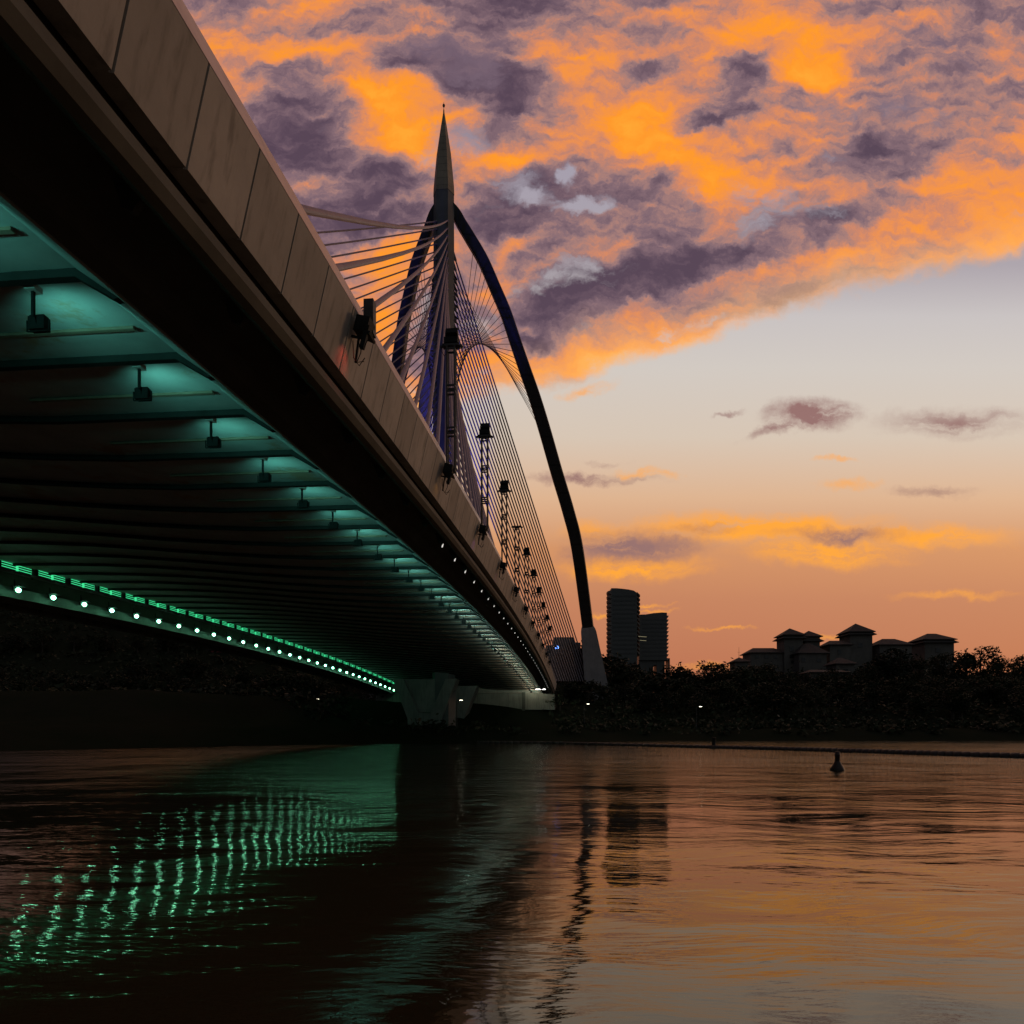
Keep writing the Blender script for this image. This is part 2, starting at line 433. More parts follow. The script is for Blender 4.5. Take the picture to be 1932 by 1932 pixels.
# ------------------------------------------------------------------ setting
def shore(x):
    return 88 + max(min((x + 15) * (1.2 if x < -15 else .45), 20), -34)
def ss(a, b, x):
    k = max(0.0, min(1.0, (x - a) / (b - a))); return k * k * (3 - 2 * k)
def ground_z(x, y):
    d = y - shore(x)
    z = -1.2 + 1.2 * ss(-6, 0, d) + 1.9 * ss(-1, 6, d) + .5 * ss(6, 16, d) + 4.0 * ss(14, 29, d)
    z += 11 * ss(20, 70, x) * ss(145, 200, y) * (1 - .5 * ss(260, 500, y))
    z += 29 * ss(26, 62, -x) * ss(122, 185, y)
    z += .25 * mnoise.noise(Vector((x * .12, y * .12, 0))) * ss(-2, 8, d)
    return z
mb = MB()
xs = [-900, -500, -300, -200, -150] + [i * 4 for i in range(-28, 46)] + [200, 240, 300, 500, 900]
ys = [48 + i * 1.5 for i in range(56)] + [134 + i * 6 for i in range(20)] + [270, 320, 400, 600, 900, 1500]
grid = [[(x, y, ground_z(x, y)) for x in xs] for y in ys]
mb.loft([[Vector(p) for p in row] for row in grid], closed=False, caps=False, smooth=True)
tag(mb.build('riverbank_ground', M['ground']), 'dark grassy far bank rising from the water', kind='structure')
mb = MB(); mb.add([(-700, -60, 0), (700, -60, 0), (700, 140, 0), (-700, 140, 0)], [(0, 1, 2, 3)])
tag(mb.build('lake_water', M['water']), 'rippled dark water reflecting the sunset', kind='structure')
mb = MB(); mb.add([(-3000, -3000, -1.6), (3000, -3000, -1.6), (3000, 3000, -1.6), (-3000, 3000, -1.6)], [(0, 1, 2, 3)])
tag(mb.build('ground', M['ground']), 'lake bed and land out to the horizon', kind='structure')

# ------------------------------------------------------------------ the bridge
S0, S1 = -14.0, 119.0
PS = 101.4                                # pylon station
bridge = empty('cable_stayed_bridge', W(TC, PS, -1.0), -TH,
               'long cable stayed bridge crossing the water, with a spired pylon and two curved arches', 'bridge')

def sect(prof, s): return [W(t, s, zc(s) + dz) for t, dz in prof]
def srange(a, b, d):
    k = int(round((b - a) / d)); return [a + (b - a) * i / k for i in range(k + 1)]
def deck_loft(name, mat, prof, step=1.325, smooth=False, closed=True):
    mb = MB(); mb.loft([sect(prof, s) for s in srange(S0, S1, step)], closed=closed, caps=closed, smooth=smooth)
    return mb.build(name, mat, bridge)
def both(f):
    f(lambda t: t); f(mir)
# slab between the edge girders
SOF = [(-7.7, .60), (-12.5, .64), (-15, .78), (-18, 1.02), (-21, 1.32), (-24, 1.58), (-27, 1.76), (-30, 1.87), (mir(-7.7), 1.95)]
deck_loft('deck_slab', M['soffit'], SOF + [(mir(-7.7), 2.2), (-7.7, 2.0)])
JS = 1.32
def fascia(g):
    rings = []
    def ring(s, o):
        sg = 1 if g(0) == 0 else -1
        return [W(g(-4.79) - sg * o, s, zc(s) + .40), W(g(-4.50) - sg * o, s, zc(s) + 1.64), W(g(-4.75) , s, zc(s) + 1.66), W(g(-5.04), s, zc(s) + .42)]
    k = int(S0 / JS)
    while k * JS < S1 - JS:
        a, b2 = k * JS, (k + 1) * JS
        for s, o in ((a + .012, .045), (a + .02, 0.0), ((a + b2) / 2, 0.0), (b2 - .02, 0.0), (b2 - .012, .045)):
            rings.append(ring(s, o))
        k += 1
    mb = MB(); mb.loft(rings); mb.build('fascia_panels', M['fascia'], bridge)
both(fascia)
both(lambda g: deck_loft('coping', M['coping'], [(g(-4.52), 1.69), (g(-4.74), 2.27), (g(-4.82), 2.27), (g(-4.78), 1.69)]))
both(lambda g: deck_loft('parapet', M['edge'], [(g(-4.80), 1.16), (g(-4.84), 2.20), (g(-5.1), 2.20), (g(-5.1), 1.16)]))
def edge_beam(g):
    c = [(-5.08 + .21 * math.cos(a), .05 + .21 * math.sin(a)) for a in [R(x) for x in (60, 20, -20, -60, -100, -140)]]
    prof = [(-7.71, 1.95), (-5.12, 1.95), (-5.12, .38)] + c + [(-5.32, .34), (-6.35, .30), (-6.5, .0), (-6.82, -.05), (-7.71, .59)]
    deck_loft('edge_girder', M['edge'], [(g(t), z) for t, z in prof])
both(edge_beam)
# near haunch painted like the soffit; far one darkened to pass for shade
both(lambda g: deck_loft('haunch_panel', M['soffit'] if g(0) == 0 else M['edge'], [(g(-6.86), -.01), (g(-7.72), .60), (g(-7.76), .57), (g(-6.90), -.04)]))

BAY = 2.65
ribs = [12.6 + BAY * i for i in range(-8, 40)]
for s in ribs:
    if s > S1 - 1: continue
    mb = MB()
    z = zc(s)
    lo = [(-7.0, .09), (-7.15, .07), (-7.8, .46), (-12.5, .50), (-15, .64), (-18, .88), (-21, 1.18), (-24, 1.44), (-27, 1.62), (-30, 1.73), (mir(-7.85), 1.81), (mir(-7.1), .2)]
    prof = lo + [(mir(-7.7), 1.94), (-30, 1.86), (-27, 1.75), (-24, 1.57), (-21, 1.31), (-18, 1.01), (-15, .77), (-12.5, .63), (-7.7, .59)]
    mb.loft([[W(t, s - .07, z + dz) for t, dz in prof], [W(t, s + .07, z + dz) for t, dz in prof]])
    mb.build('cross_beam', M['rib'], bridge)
    sm = s + BAY * .62
    if sm < S1 - 1:
        for g in (lambda t: t,):
            mb = MB(); mb.bar(W(g(-8.0), sm, zc(sm) + .57), W(g(-12.3), sm, zc(sm) + .60), .08, .05)
            mb.build('conduit', M['conduit'], bridge)
for i in range(-6, 42):
    s = 10.6 + BAY * i
    if s > S1 - 2: break
    for g in (lambda t: t, mir):
        mb = MB()
        pr = [(-5.34, .33), (-5.74, .33), (-5.62, -.02), (-5.48, -.08), (-5.38, .05)]
        mb.loft([[W(g(t), s - .05, zc(s) + dz) for t, dz in pr], [W(g(t), s + .05, zc(s) + dz) for t, dz in pr]])
        mb.build('gusset', M['edge'], bridge)

# pylon ------------------------------------------------------------
def hexa(s, z, k, kx=None):
    pts = [(-.92, -1.35), (.92, -1.35), (1.6, 0), (.92, 1.5), (-.92, 1.5), (-1.6, 0)]
    return [W(TC + a * k, s + b * k, z) for a, b in pts]
ZT = 79.8
mb = MB(); mb.loft([hexa(PS, -1.2, 1.12), hexa(PS, 40, 1.03), hexa(PS, ZT, .97)])
mb.build('pylon_shaft', M['pylon'], bridge)
mb = MB(); mb.loft([hexa(PS, ZT, 1.0), hexa(PS, ZT + 1.3, .97), hexa(PS, ZT + 6.2, .68), hexa(PS, ZT + 10.2, .30), hexa(PS, ZT + 12.4, .07), hexa(PS, ZT + 12.9, .05)])
sp_ = mb.build('spire', M['spire'], bridge)
mb = MB(); c = W(TC, PS, ZT + 12.9)
mb.lathe([(.04, 0), (.04, .35), (.16, .45), (.2, .6), (.16, .75), (.03, .85), (.02, 1.15)], c, 10)
mb.build('finial', M['pylon'], sp_)

# arches -----------------------------------------------------------
AZ0, AZ1 = 77.2, 21.5                     # top at the pylon, foot on the pedestal
AX = [(-.03, 846, 388), (0.0, 860, 404), (.03, 872, 425), (.06, 886, 448), (.12, 912, 493), (.19, 935, 545.5), (.26, 955, 593), (.33, 972.5, 645.5), (.40, 989.6, 695.5), (.48, 1009.6, 753),
      (.56, 1028, 813), (.66, 1050.8, 893), (.76, 1073, 967.5), (.86, 1090, 1040), (1.0, 1110, 1190)]
def arch_point(u, v):
    # the arch leans back from the pylon: its station follows its height
    e = (1377 - v) / 1300
    Y = 104.0
    for _ in range(30):
        z = e * Y
        p = (AZ0 - z) / (AZ0 - 10.6)
        Y = 104.0 + 44 * p
    t = (u - 1100) / 1300 * Y * CT
    s = (Y + t * ST) / CT
    return (t, s, e * Y)
ARC = [arch_point(u, v) for _, u, v in AX]
def arc_at_v(v):
    for i in range(len(AX) - 1):
        if AX[i][2] <= v <= AX[i + 1][2]:
            k = (v - AX[i][2]) / (AX[i + 1][2] - AX[i][2])
            return tuple(a + (b - a) * k for a, b in zip(ARC[i], ARC[i + 1]))
def cr(pts, per=5):
    out = []
    n_ = len(pts)
    for i in range(n_ - 1):
        p0, p1, p2, p3 = (Vector(pts[max(0, min(n_ - 1, j))]) for j in (i - 1, i, i + 1, i + 2))
        for k in range(per):
            t = k / per
            out.append(.5 * ((2 * p1) + (p2 - p0) * t + (2 * p0 - 5 * p1 + 4 * p2 - p3) * t * t + (3 * p1 - p0 - 3 * p2 + p3) * t ** 3))
    out.append(Vector(pts[-1])); return out
for side in (0, 1):
    g = mir if side else (lambda t: t)
    pl = cr([(g(t) if True else t, s, z) for t, s, z in ARC])
    mb = MB(); rings = []
    for i, p in enumerate(pl):
        d = (pl[min(i + 1, len(pl) - 1)] - pl[max(i - 1, 0)]).normalized()
        x = d.cross(Vector((0, 1, 0))).normalized(); y = d.cross(x)
        k = .70 + .46 * i / (len(pl) - 1)
        rings.append([W(*(p + x * a * k + y * b2 * k)) for a, b2 in ((-.85, -.9), (.85, -.9), (1.0, -.6), (1.0, .6), (.85, .9), (-.85, .9), (-1.0, .6), (-1.0, -.6))])
    mb.loft(rings, smooth=False)
    mb.build('arch', M['arch'], bridge)
    # pedestal under the arch foot
    e = pl[-1]
    foot = (e.x + 1.7, e.y + 3.0, 9.0)
    if side: foot = (e.x - 1.7, e.y + 3.0, 9.0)
    mb = MB(); rings = []
    for k, (hw, hd) in ((-.06, (1.22, 1.3)), (-.02, (1.4, 1.5)), (0.03, (1.55, 1.6)), (1.0, (2.35, 3.0)), (1.5, (2.6, 3.4))):
        c = e + (Vector(foot) - e) * k
        rings.append([W(c.x + a * hw, c.y + b2 * hd, c.z) for a, b2 in ((-1, -1), (1, -1), (1, 1), (-1, 1))])
    mb.loft(rings); mb.build('pedestal', M['pedestal'], bridge)

# cables -----------------------------------------------------------
def cable(name, a, b2, r, sag=0.0, seg=10, n_=8, mat='stay', anchor=True):
    a, b2 = Vector(a), Vector(b2)
    pts = []
    for i in range(seg + 1):
        k = i / seg
        p = a.lerp(b2, k); p.z -= 4 * sag * k * (1 - k); pts.append(p)
    mb = MB(); mb.tube(pts, r, n_)
    if anchor:
        d = (pts[1] - pts[0]).normalized()
        mb.tube([pts[0], pts[0] + d * 1.4], r * 1.7, n_)
    mb.build(name, M[mat], bridge)
for i in range(33):
    s = 10.0 + 2.6 * i
    if s > 95: break
    z = zc(s) + 1.9
    zp = 75.1 - 1.11 * i
    cable('stay_cable', W(TC + .8, PS - 1.3, zp), W(-6.2, s, z), .105, sag=.9 * (1 - i / 36))
    cable('stay_cable', W(TC - .8, PS - 1.3, zp), W(mir(-6.2), s, z), .088, sag=.6 * (1 - i / 36))
def bk(u, v, Y):
    t = (u - 1100) / 1300 * Y * CT
    return (t, (Y + t * ST) / CT, (1377 - v) / 1300 * Y)
for i in range(17):
    k = i / 16
    a = bk(1113 - 72 * k, 1285, 147 - 29 * k)
    zp = 72.0 - 1.5 * i
    cable('backstay_cable', W(TC + 1.2, PS + .6, zp), W(*a), .12, sag=.3, mat='backstay')
    cable('backstay_cable', W(TC - 1.2, PS + .6, zp), W(mir(a[0]), a[1], a[2]), .12, sag=.3, mat='backstay')
for i in range(25):
    v = 462 + i * 15.6
    p = arc_at_v(v)
    vp = 784 - 266 * i / 24
    zp = (1377 - vp) / 1300 * 103
    for g in (lambda t: t, mir):
        sd_ = 1 if g(0) == 0 else -1
        A = W(g(p[0]), p[1], p[2]); B = W(TC + sd_ * 1.5, PS, zp)
        cable('tie_rod', A, B, .042, 0, 1, 6, 'tie', False)
        d = (B - A).normalized()
        rod = COL.objects[-1]
        for p_, q_ in ((A - d * .2, A + d * 1.0), (B - d * .9, B + d * .2)):
            kb = MB(); kb.tube([p_, q_], .125, 8); kb.build('anchor', M['tie'], rod)
# pier under the pylon, second pier and abutment
def vpier(tc, s, ztop, zbot, wt, wb, dep):
    mb = MB()
    pr = [(-wb, zbot), (wb, zbot), (wb, zbot + 3.0), (wt, ztop), (wt - 1.6, ztop), (.9, zbot + 3.9), (-.9, zbot + 3.9), (-wt + 1.6, ztop), (-wt, ztop), (-wb, zbot + 3.0)]
    mb.loft([[W(tc + a, s - dep, z) for a, z in pr], [W(tc + a, s + dep, z) for a, z in pr]])
    p = mb.build('pier', M['pier'], bridge)
    mb = MB(); pr2 = [(-wt + 1.2, ztop + .02), (wt - 1.2, ztop + .02), (1.2, zbot + 4.0), (-1.2, zbot + 4.0)]
    mb.loft([[W(tc + a, s - dep + .5, z) for a, z in pr2], [W(tc + a, s + dep - .5, z) for a, z in pr2]])
    mb.build('infill_wall', M['pier'], p)
vpier(-23.2, 101.0, zc(101) + .3, -1.4, 4.75, 2.55, 1.5)
vpier(-21.6, 110.5, zc(110.5) + .3, -1.4, 4.75, 2.55, 1.5)
mb = MB(); mb.loft([[W(mir(-4.9), 118.9, 3.5), W(-4.9, 118.9, 3.5), W(-4.9, 118.9, zc(119) + .1), W(mir(-4.9), 118.9, zc(119) + .1)],
                    [W(mir(-4.9), 126, 3.5), W(-4.9, 126, 3.5), W(-4.9, 126, zc(119) + .1), W(mir(-4.9), 126, zc(119) + .1)]])
mb.build('abutment', M['abut'], bridge)
mb = MB(); c = (W(-10.2, 118.6, 3.3), W(-10.2, 118.6, zc(118) + .2)); mb.bar(c[0], c[1], .55)
mb.build('bearing_column', M['edge'], bridge)
# approach deck going on inland
mb = MB(); rg = []
for s in (119.05, 135, 160, 220):
    rg.append([W(-4.8, s, 8.2 - .02 * (s - 119)), W(mir(-4.8), s, 8.2 - .02 * (s - 119)), W(mir(-4.8), s, 6.4 - .02 * (s - 119)), W(-4.8, s, 6.4 - .02 * (s - 119))])
mb.loft(rg); mb.build('approach_deck', M['fascia'], bridge)

# ------------------------------------------------------------------ lights on and under the bridge
def spot(parent, loc, dirv, col, e, ang, r=.05, blend=.8, soft=False):
    l = bpy.data.lights.new('bulb', 'SPOT'); l.energy = e; l.color = col; l.spot_size = R(ang); l.spot_blend = blend; l.shadow_soft_size = r
    o = bpy.data.objects.new('bulb', l); COL.objects.link(o); o.parent = parent
    o.location = loc; o.rotation_euler = Vector(dirv).to_track_quat('-Z', 'Y').to_euler()
    if soft:
        l.use_nodes = True; t_ = l.node_tree; fo = t_.nodes.new('ShaderNodeLightFalloff'); fo.inputs[0].default_value = 1.0; fo.inputs[1].default_value = 1.1
        t_.links.new(fo.outputs['Quadratic'], [x for x in t_.nodes if x.type == 'EMISSION'][0].inputs['Strength'])
    return o

teal = (.15, .80, .67)
def make_underlamp():
    r = empty('soffit_floodlight', (0, 0, 0), -TH, 'small square dark floodlight hung on a stem under the near side of the bridge', 'floodlight', 'floodlights under the near side of the deck')
    b = MB(); b.box((0, 0, .0), (.28, .14, .21)); b.box((0, .085, .0), (.23, .04, .16)); b.box((0, 0, .115), (.25, .11, .025))
    b.build('housing', M['lamp'], r, False)
    b = MB(); b.bar((0, -.12, .06), (0, -.12, .55), .045); b.bar((-.19, -.02, -.12), (.19, -.02, -.12), .02); b.bar((-.19, -.02, -.12), (-.19, -.02, .06), .02); b.bar((.19, -.02, -.12), (.19, -.02, .06), .02); b.bar((0, -.12, .1), (0, -.02, -.12), .03)
    b.build('stem', M['lamp'], r, False)
    b = MB(); b.box((0, -.12, .5), (.18, .18, .09)); b.build('junction_box', M['cone'], r, False)
    return r
ul = make_underlamp()
first = True
rl = random.Random(21)
us = [15.6 + BAY * i for i in range(-8, 39)]
for i, s in enumerate(us):
    if s > S1 - 2: break
    o = ul if first else copy_tree(ul)
    first = False
    o.location = W(-8.75, s, zc(s) + .0)
    far = ss(24, 70, s)
    stops = [(0, teal), (18, teal), (32, (.25, .95, .78)), (55, (.75, .98, .88)), (85, (1.0, .95, .72)), (130, (1.0, .92, .66))]
    for (a0, c0), (a1, c1) in zip(stops, stops[1:]):
        if a0 <= max(s, 0) <= a1:
            k = (max(s, 0) - a0) / (a1 - a0); col = tuple(p + (q - p) * k for p, q in zip(c0, c1))
    dim = rl.uniform(.7, 1.2) * (.25 if i in (19, 27) else 1)
    spot(o, (0, .12, .07), (.22, 1.15, 1), col, (60 + 115 * far) * dim, 150, .07, 1.0, True)

spot(o, (0, .3, .05), (.15, 1, -.25), (1.0, .86, .55), 16, 100, .08, 1.0)
M['green'] = glow('green lamp lens', (.26, 1.0, .56), 15)
M['green_reflection'] = glow('green tube', (.06, .9, .35), .9)  # glow that paints the green lamps' reflection
def make_leftlamp():
    r = empty('green_floodlight', (0, 0, 0), -TH, 'round glowing green lamp in the lower row under the far side of the deck', 'floodlight', 'green lamps under the far side of the deck')
    b = MB(); b.box((-.06, 0, .06), (.10, .30, .2)); b.box((.16, 0, .20), (.62, .46, .03)); b.build('housing', M['lamp'], r, False)  # hood plate added to keep lamp light off the soffit
    b = MB(); b.lathe([(.03, -.13), (.09, -.10), (.13, -.035), (.13, .035), (.09, .10), (.03, .13)], (.14, 0, 0), 12)
    b.build('lens', M['green'], r, False)
    b = MB(); b.bar((-.1, 0, .14), (-.1, 0, .62), .05); b.build('stem', M['lamp'], r, False)
    return r
ll = make_leftlamp(); first = True
def make_reflection_tube():  # glowing tubes added in place of the lamps' reflection in the soffit
    r = empty('glow_tube', (0, 0, 0), -TH, 'three thin glowing green tubes standing in for the reflection above the round lamps', 'light', 'green tube stand-ins for lamp reflections along the upper band')
    b = MB(); b.box((-.06, 0, 0), (.1, 2.2, .40)); b.build('back_plate', M['lamp'], r, False)
    b = MB()
    for k in range(3): b.tube([(.02, -1.05, -.13 + .13 * k), (.02, 1.05, -.13 + .13 * k)], .022, 6)
    b.bar((.03, 0, -.19), (.03, 0, .19), .10)
    b.build('tubes', M['green_reflection'], r, False)
    return r
both_beams = ((-33.0 - .02, .02, .62), (-33.0, 1.45, 1.93))  # beams added to catch the green glow as lit bands
for tb, z0, z1 in both_beams:
    mb = MB(); mb.loft([[W(tb, s, zc(s) + z0), W(tb - .12, s, zc(s) + z0), W(tb - .12, s, zc(s) + z1), W(tb, s, zc(s) + z1)] for s in srange(28, S1 - .5, 2.65)])
    mb.build('glow_beam', M['beam'], bridge)
tl = make_reflection_tube()
TLS = mir(-8.75) + .12
for i in range(-9, 25):
    s = 52.6 + BAY * i
    if s > S1 - 2.2: break
    o = ll if first else copy_tree(ll)
    o.location = W(TLS - .08, s, zc(s) + .42)
    o2 = tl if first else copy_tree(tl)
    first = False
    o2.location = W(TLS - .05, s, zc(s) + 1.72)
    if i >= -4: spot(o, (.15, 0, 0), (.5, 0, -1), (.06, .95, .45), 30, 110, .12, 1.0)

# glowing bars added in place of white light falling on the gusset faces
M['white'] = glow('white strip', (1.0, .95, .88), .8)
sl = None
for i in range(6, 38):
    s = 10.6 + BAY * i + .3
    o = empty('gusset_glow', W(-5.52, s, zc(s) - .05), -TH, 'tiny white glowing bar standing in for a lit gusset face under the dark edge beam', 'light', 'glowing bars for lit gusset faces under the edge beam') if sl is None else copy_tree(sl)
    o.location = W(-5.52, s, zc(s) - .05)
    if sl is None:
        sl = o
        b = MB(); b.box((0, 0, 0), (.04, .04, .14), Matrix.Rotation(.3, 3, 'Y')); b.build('tube', M['white'], o, False)
        b = MB(); b.box((-.04, .04, 0.02), (.08, .03, .20), Matrix.Rotation(.3, 3, 'Y')); b.build('back_plate', M['lamp'], o, False)
M['white2'] = glow('white tube', (1.0, .97, .9), 7)
o = empty('glow_tube', W(-6.9, 112.5, zc(112.5) + .0), -TH, 'single long white tube light under the far end of the deck', 'light')
b = MB(); b.tube([(-.8, 0, 0), (.8, 0, 0)], .05, 8); b.build('tube', M['white2'], o, False)
b = MB(); b.box((0, 0, .09), (1.7, .12, .06)); b.build('back_plate', M['lamp'], o, False)

# masts with floodlights standing on the parapet
stations = [13.6, 22.3, 30.0, 37.6, 44.9, 52.6, 60.0, 67.4, 75.0, 82.5, 90.0]
nearl = ['nearest, cut off below its head, above the red glow', 'in front of the pylon', 'just right of the pylon', 'third to the right of the pylon']
def mast_mesh(h):
    b = MB(); w = .13
    for sx in (-1, 1):
        for sy in (-1, 1):
            b.bar((sx * w, sy * w, 0), (sx * w, sy * w, h), .045)
    k = int(h / 1.15)
    for i in range(k + 1):
        z = h * i / k
        for q in (-.09, .09):
            if z + q < 0 or z + q > h: continue
            for sx in (-1, 1):
                b.bar((sx * w, -w, z + q), (sx * w, w, z + q), .05); b.bar((-w, sx * w, z + q), (w, sx * w, z + q), .05)
    return b
def floodhead(parent):
    b = MB(); b.box((0, -.02, .46), (.52, .34, .30), Matrix.Rotation(-.35, 3, 'X')); b.box((0, .05, .24), (.62, .40, .16), Matrix.Rotation(-.2, 3, 'X'))
    b.build('floodlight_head', M['lamp'], parent, False)
names = ['short lattice stub mast on the parapet above the red glow, nearest the viewer', 'lattice floodlight mast standing in front of the dark pylon', 'tall lattice floodlight mast just right of the pylon, with two stacked lamp heads',
         'lattice floodlight mast second to the right of the pylon', 'lattice mast with a bare platform and no lamp head', 'lattice floodlight mast first beyond the one without a head', 'lattice floodlight mast second beyond the one without a head',
         'lattice floodlight mast third beyond the one without a head']
for i, s in enumerate(stations):
    h = 4.15
    lab = names[i] if i < len(names) else 'small far lattice floodlight mast near the end of the parapet'
    r = empty('lattice_mast', W(-4.30, s, zc(s) + 1.25), -TH, lab, 'light mast', 'lattice masts along the parapet')
    if i == 0:
        b = MB(); b.box((0, 0, .35), (.20, .20, .7)); b.build('column', M['mast'], r, False)
    else:
        mast_mesh(h).build('column', M['mast'], r, False)
        b = MB(); b.box((0, 0, h + .05), (.56, .24, .07)); b.bar((-.38, 0, h + .03), (-.14, 0, h + .10), .07); b.bar((.38, 0, h + .0), (.14, 0, h + .10), .07)
        pf = b.build('platform', M['mast'], r, False)
        if i != 4:
            b = MB(); b.box((.02, -.02, h + .47), (.40, .20, .20), Matrix.Rotation(-.4, 3, 'X')); b.box((0, .03, h + .21), (.46, .26, .20), Matrix.Rotation(-.15, 3, 'X')); b.bar((-.19, 0, h + .1), (-.19, 0, h + .5), .035); b.bar((.2, 0, h + .1), (.2, 0, h + .5), .035); b.bar((0, 0, h + .1), (0, 0, h + .5), .035)
            b.build('lamp_head', M['lamp'], r, False)
            b = MB(); b.tube([(-.2, -.1, h + .15), (-.32, -.15, h - .15), (-.2, -.15, h - .35), (-.1, -.13, h - .2)], .012, 5); b.build('cable', M['lamp'], r, False)
    # control box and wash bar bolted on the fascia under each mast
    lab = ['dark wash light box on the fascia throwing a red glow down', 'dark wash light box under the mast in front of the pylon, faint orange glow', 'dark wash light box on the fascia with a faint violet glow'][i] if i < 3 else 'small dark wash light box further along the fascia'
    q = empty('wash_light', W(-4.45, s - .2, zc(s) + 1.3), -TH, lab, 'wash light', 'wash lights on the fascia')
    b = MB(); b.box((.10, 0, .0), (.28, .36, .30), Matrix.Rotation(.25, 3, 'Y')); b.box((.15, 0, -.15), (.26, .38, .05), Matrix.Rotation(.45, 3, 'Y')); b.build('box', M['lamp'], q, False)
    b = MB(); b.bar((-.12, -.12, -.22), (.18, -.13, -.30), .04); b.bar((-.04, .1, -.1), (-.12, .12, -.62), .04); b.build('bracket', M['lamp'], q, False)
    b = MB(); b.bar((.22, -.14, -.05), (.10, -.16, -.50), .09, .09); b.build('wash_bar', M['lamp'], q, False)
    b = MB()
    b.tube([(.0, -.1, -.2), (.06, -.2, -.45), (.16, -.2, -.5), (.22, -.18, -.36)], .010, 5)
    b.tube([(.1, -.1, -.2), (.10, -.22, -.62), (.02, -.22, -.8), (.16, -.2, -.78)], .010, 5)
    b.tube([(-.1, -.1, -.3), (-.05, -.2, -.7), (.06, -.2, -.86), (.17, -.18, -.7)], .010, 5)
    b.build('wiring', M['lamp'], q, False)
    if i < 4:
        spot(q, (.10, -.17, -.50), (-1, -.03, -.75), [(1, .07, .04), (1, .42, .05), (.6, .15, .9), (.8, .2, .5)][i], [14, 4, 4, 2][i], 100, .02, 1.0)

# blue floodlights at the pylon foot that colour the cables
for j, (t, s) in enumerate(((-16.5, 90.0), (-25.0, 90.0), (-17.0, 105.5), (-24.5, 105.5))):
    q = empty('deck_floodlight', W(t, s, zc(s) + 2.03), -TH, ['blue floodlight on the deck before the pylon, near side', 'blue floodlight on the deck before the pylon, far side', 'blue floodlight on the deck behind the pylon, near side', 'blue floodlight on the deck behind the pylon, far side'][j], 'floodlight')
    b = MB(); b.box((0, 0, .35), (.5, .35, .4), Matrix.Rotation(.5, 3, 'X')); b.build('housing', M['lamp'], q, False)
    b = MB(); b.box((0, 0, .05), (.6, .4, .08)); b.bar((-.28, 0, .05), (-.28, 0, .4), .05); b.bar((.28, 0, .05), (.28, 0, .4), .05); b.build('bracket', M['lamp'], q, False)
    tgt = W(TC + (1.8 if j % 2 == 0 else -1.8), PS + (3 if j > 1 else -1), 44) - W(t, s, zc(s) + 2.6)
    v = Matrix.Rotation(TH, 3, 'Z') @ tgt
    spot(q, (0, 0, .62), v, (.10, .10, 1.0), (16000, 16000, 40000, 40000)[j], 34, .1, .8)

# ------------------------------------------------------------------ things on the water
bo = at(1580, 1454, 28.7); bo.z = 0
r = empty('channel_buoy', bo, .3, 'dark cone shaped buoy with a post, floating at the right', 'buoy')
b = MB(); b.lathe([(.18, -.25), (.29, -.02), (.29, .06), (.22, .18), (.12, .36), (.10, .40)], (0, 0, 0), 20); b.build('float', M['rust'], r, False)
b = MB(); b.lathe([(.10, .38), (.095, .62), (.115, .63), (.115, .68), (.10, .69), (.10, .78), (.06, .80)], (0, 0, 0), 14); b.build('post', M['rust'], r, False)
pts = [at(900, 1402, 87), at(1030, 1403.5, 83), at(1200, 1408, 71), at(1344, 1412, 63), at(1500, 1416, 56.5), at(1640, 1421, 50.5), at(1800, 1427, 45), at(2000, 1433, 40)]
pts = [Vector((p.x, p.y, .05)) for p in pts]
r = empty('floating_boom', (pts[3].x, pts[3].y, 0), 0, 'long dark line of floats lying across the water', 'boom')
b = MB(); sm = cr([tuple(p) for p in pts], 12)
for i in range(len(sm) - 1):
    a, c = sm[i], sm[i + 1]; d = c - a
    b.tube([a + d * .02, a + d * .10, a + d * .90, a + d * .98], [.12, .26, .26, .12], 8)
b.build('floats', M['float'], r)
p = at(1344, 1412, 63.6)
r = empty('marker_post', (p.x, p.y - .5, 0), 0, 'short dark marker post on a float beside the boom', 'marker post')
b = MB(); b.lathe([(.5, -.1), (.55, .05), (.3, .2), (.2, .25)], (0, 0, 0), 12); b.build('float', M['float'], r, False)
b = MB(); b.lathe([(.18, .2), (.16, .9), (.20, .92), (.20, 1.0)], (0, 0, 0), 10); b.build('post', M['float'], r, False)

# ------------------------------------------------------------------ street lamps on the bank
M['lampglow'] = glow('street lamp lens', (1.0, .9, .65), 7)
for lab, u, vt, vb, Y, side in (('thin street lamp under the bridge, left of the pier', 592, 1320, 1368, 100, 1), ('thin lit street lamp beside the leg of the pier', 862, 1322, 1370, 99, 1),
                          ('thin street lamp right of the bridge end, in front of the trees', 1102, 1329, 1370, 112, 1), ('street lamp with a warm light in front of the trees at the right', 1314, 1334, 1374, 112, 1)):
    p = at(u, vb, Y); top = at(u, vt, Y)
    gz = ground_z(p.x, p.y); h = top.z - gz
    r = empty('street_lamp', (p.x, p.y, gz), 0, lab, 'street lamp')
    b = MB(); b.tube([(0, 0, -.3), (0, 0, h * .6), (0, 0, h)], [.08, .06, .045], 8); b.tube([(0, 0, h - .05), (.3, -.1, h + .12), (.55, -.2, h + .12)], .035, 6); b.build('pole', M['mast'], r, False)
    b = MB(); b.box((.62, -.22, h + .13), (.5, .22, .09)); hd = b.build('lamp_head', M['lamp'], r, False)
    b = MB(); b.box((.62, -.22, h + .06), (.40, .2, .05)); b.build('lens', M['lampglow'], hd, False)

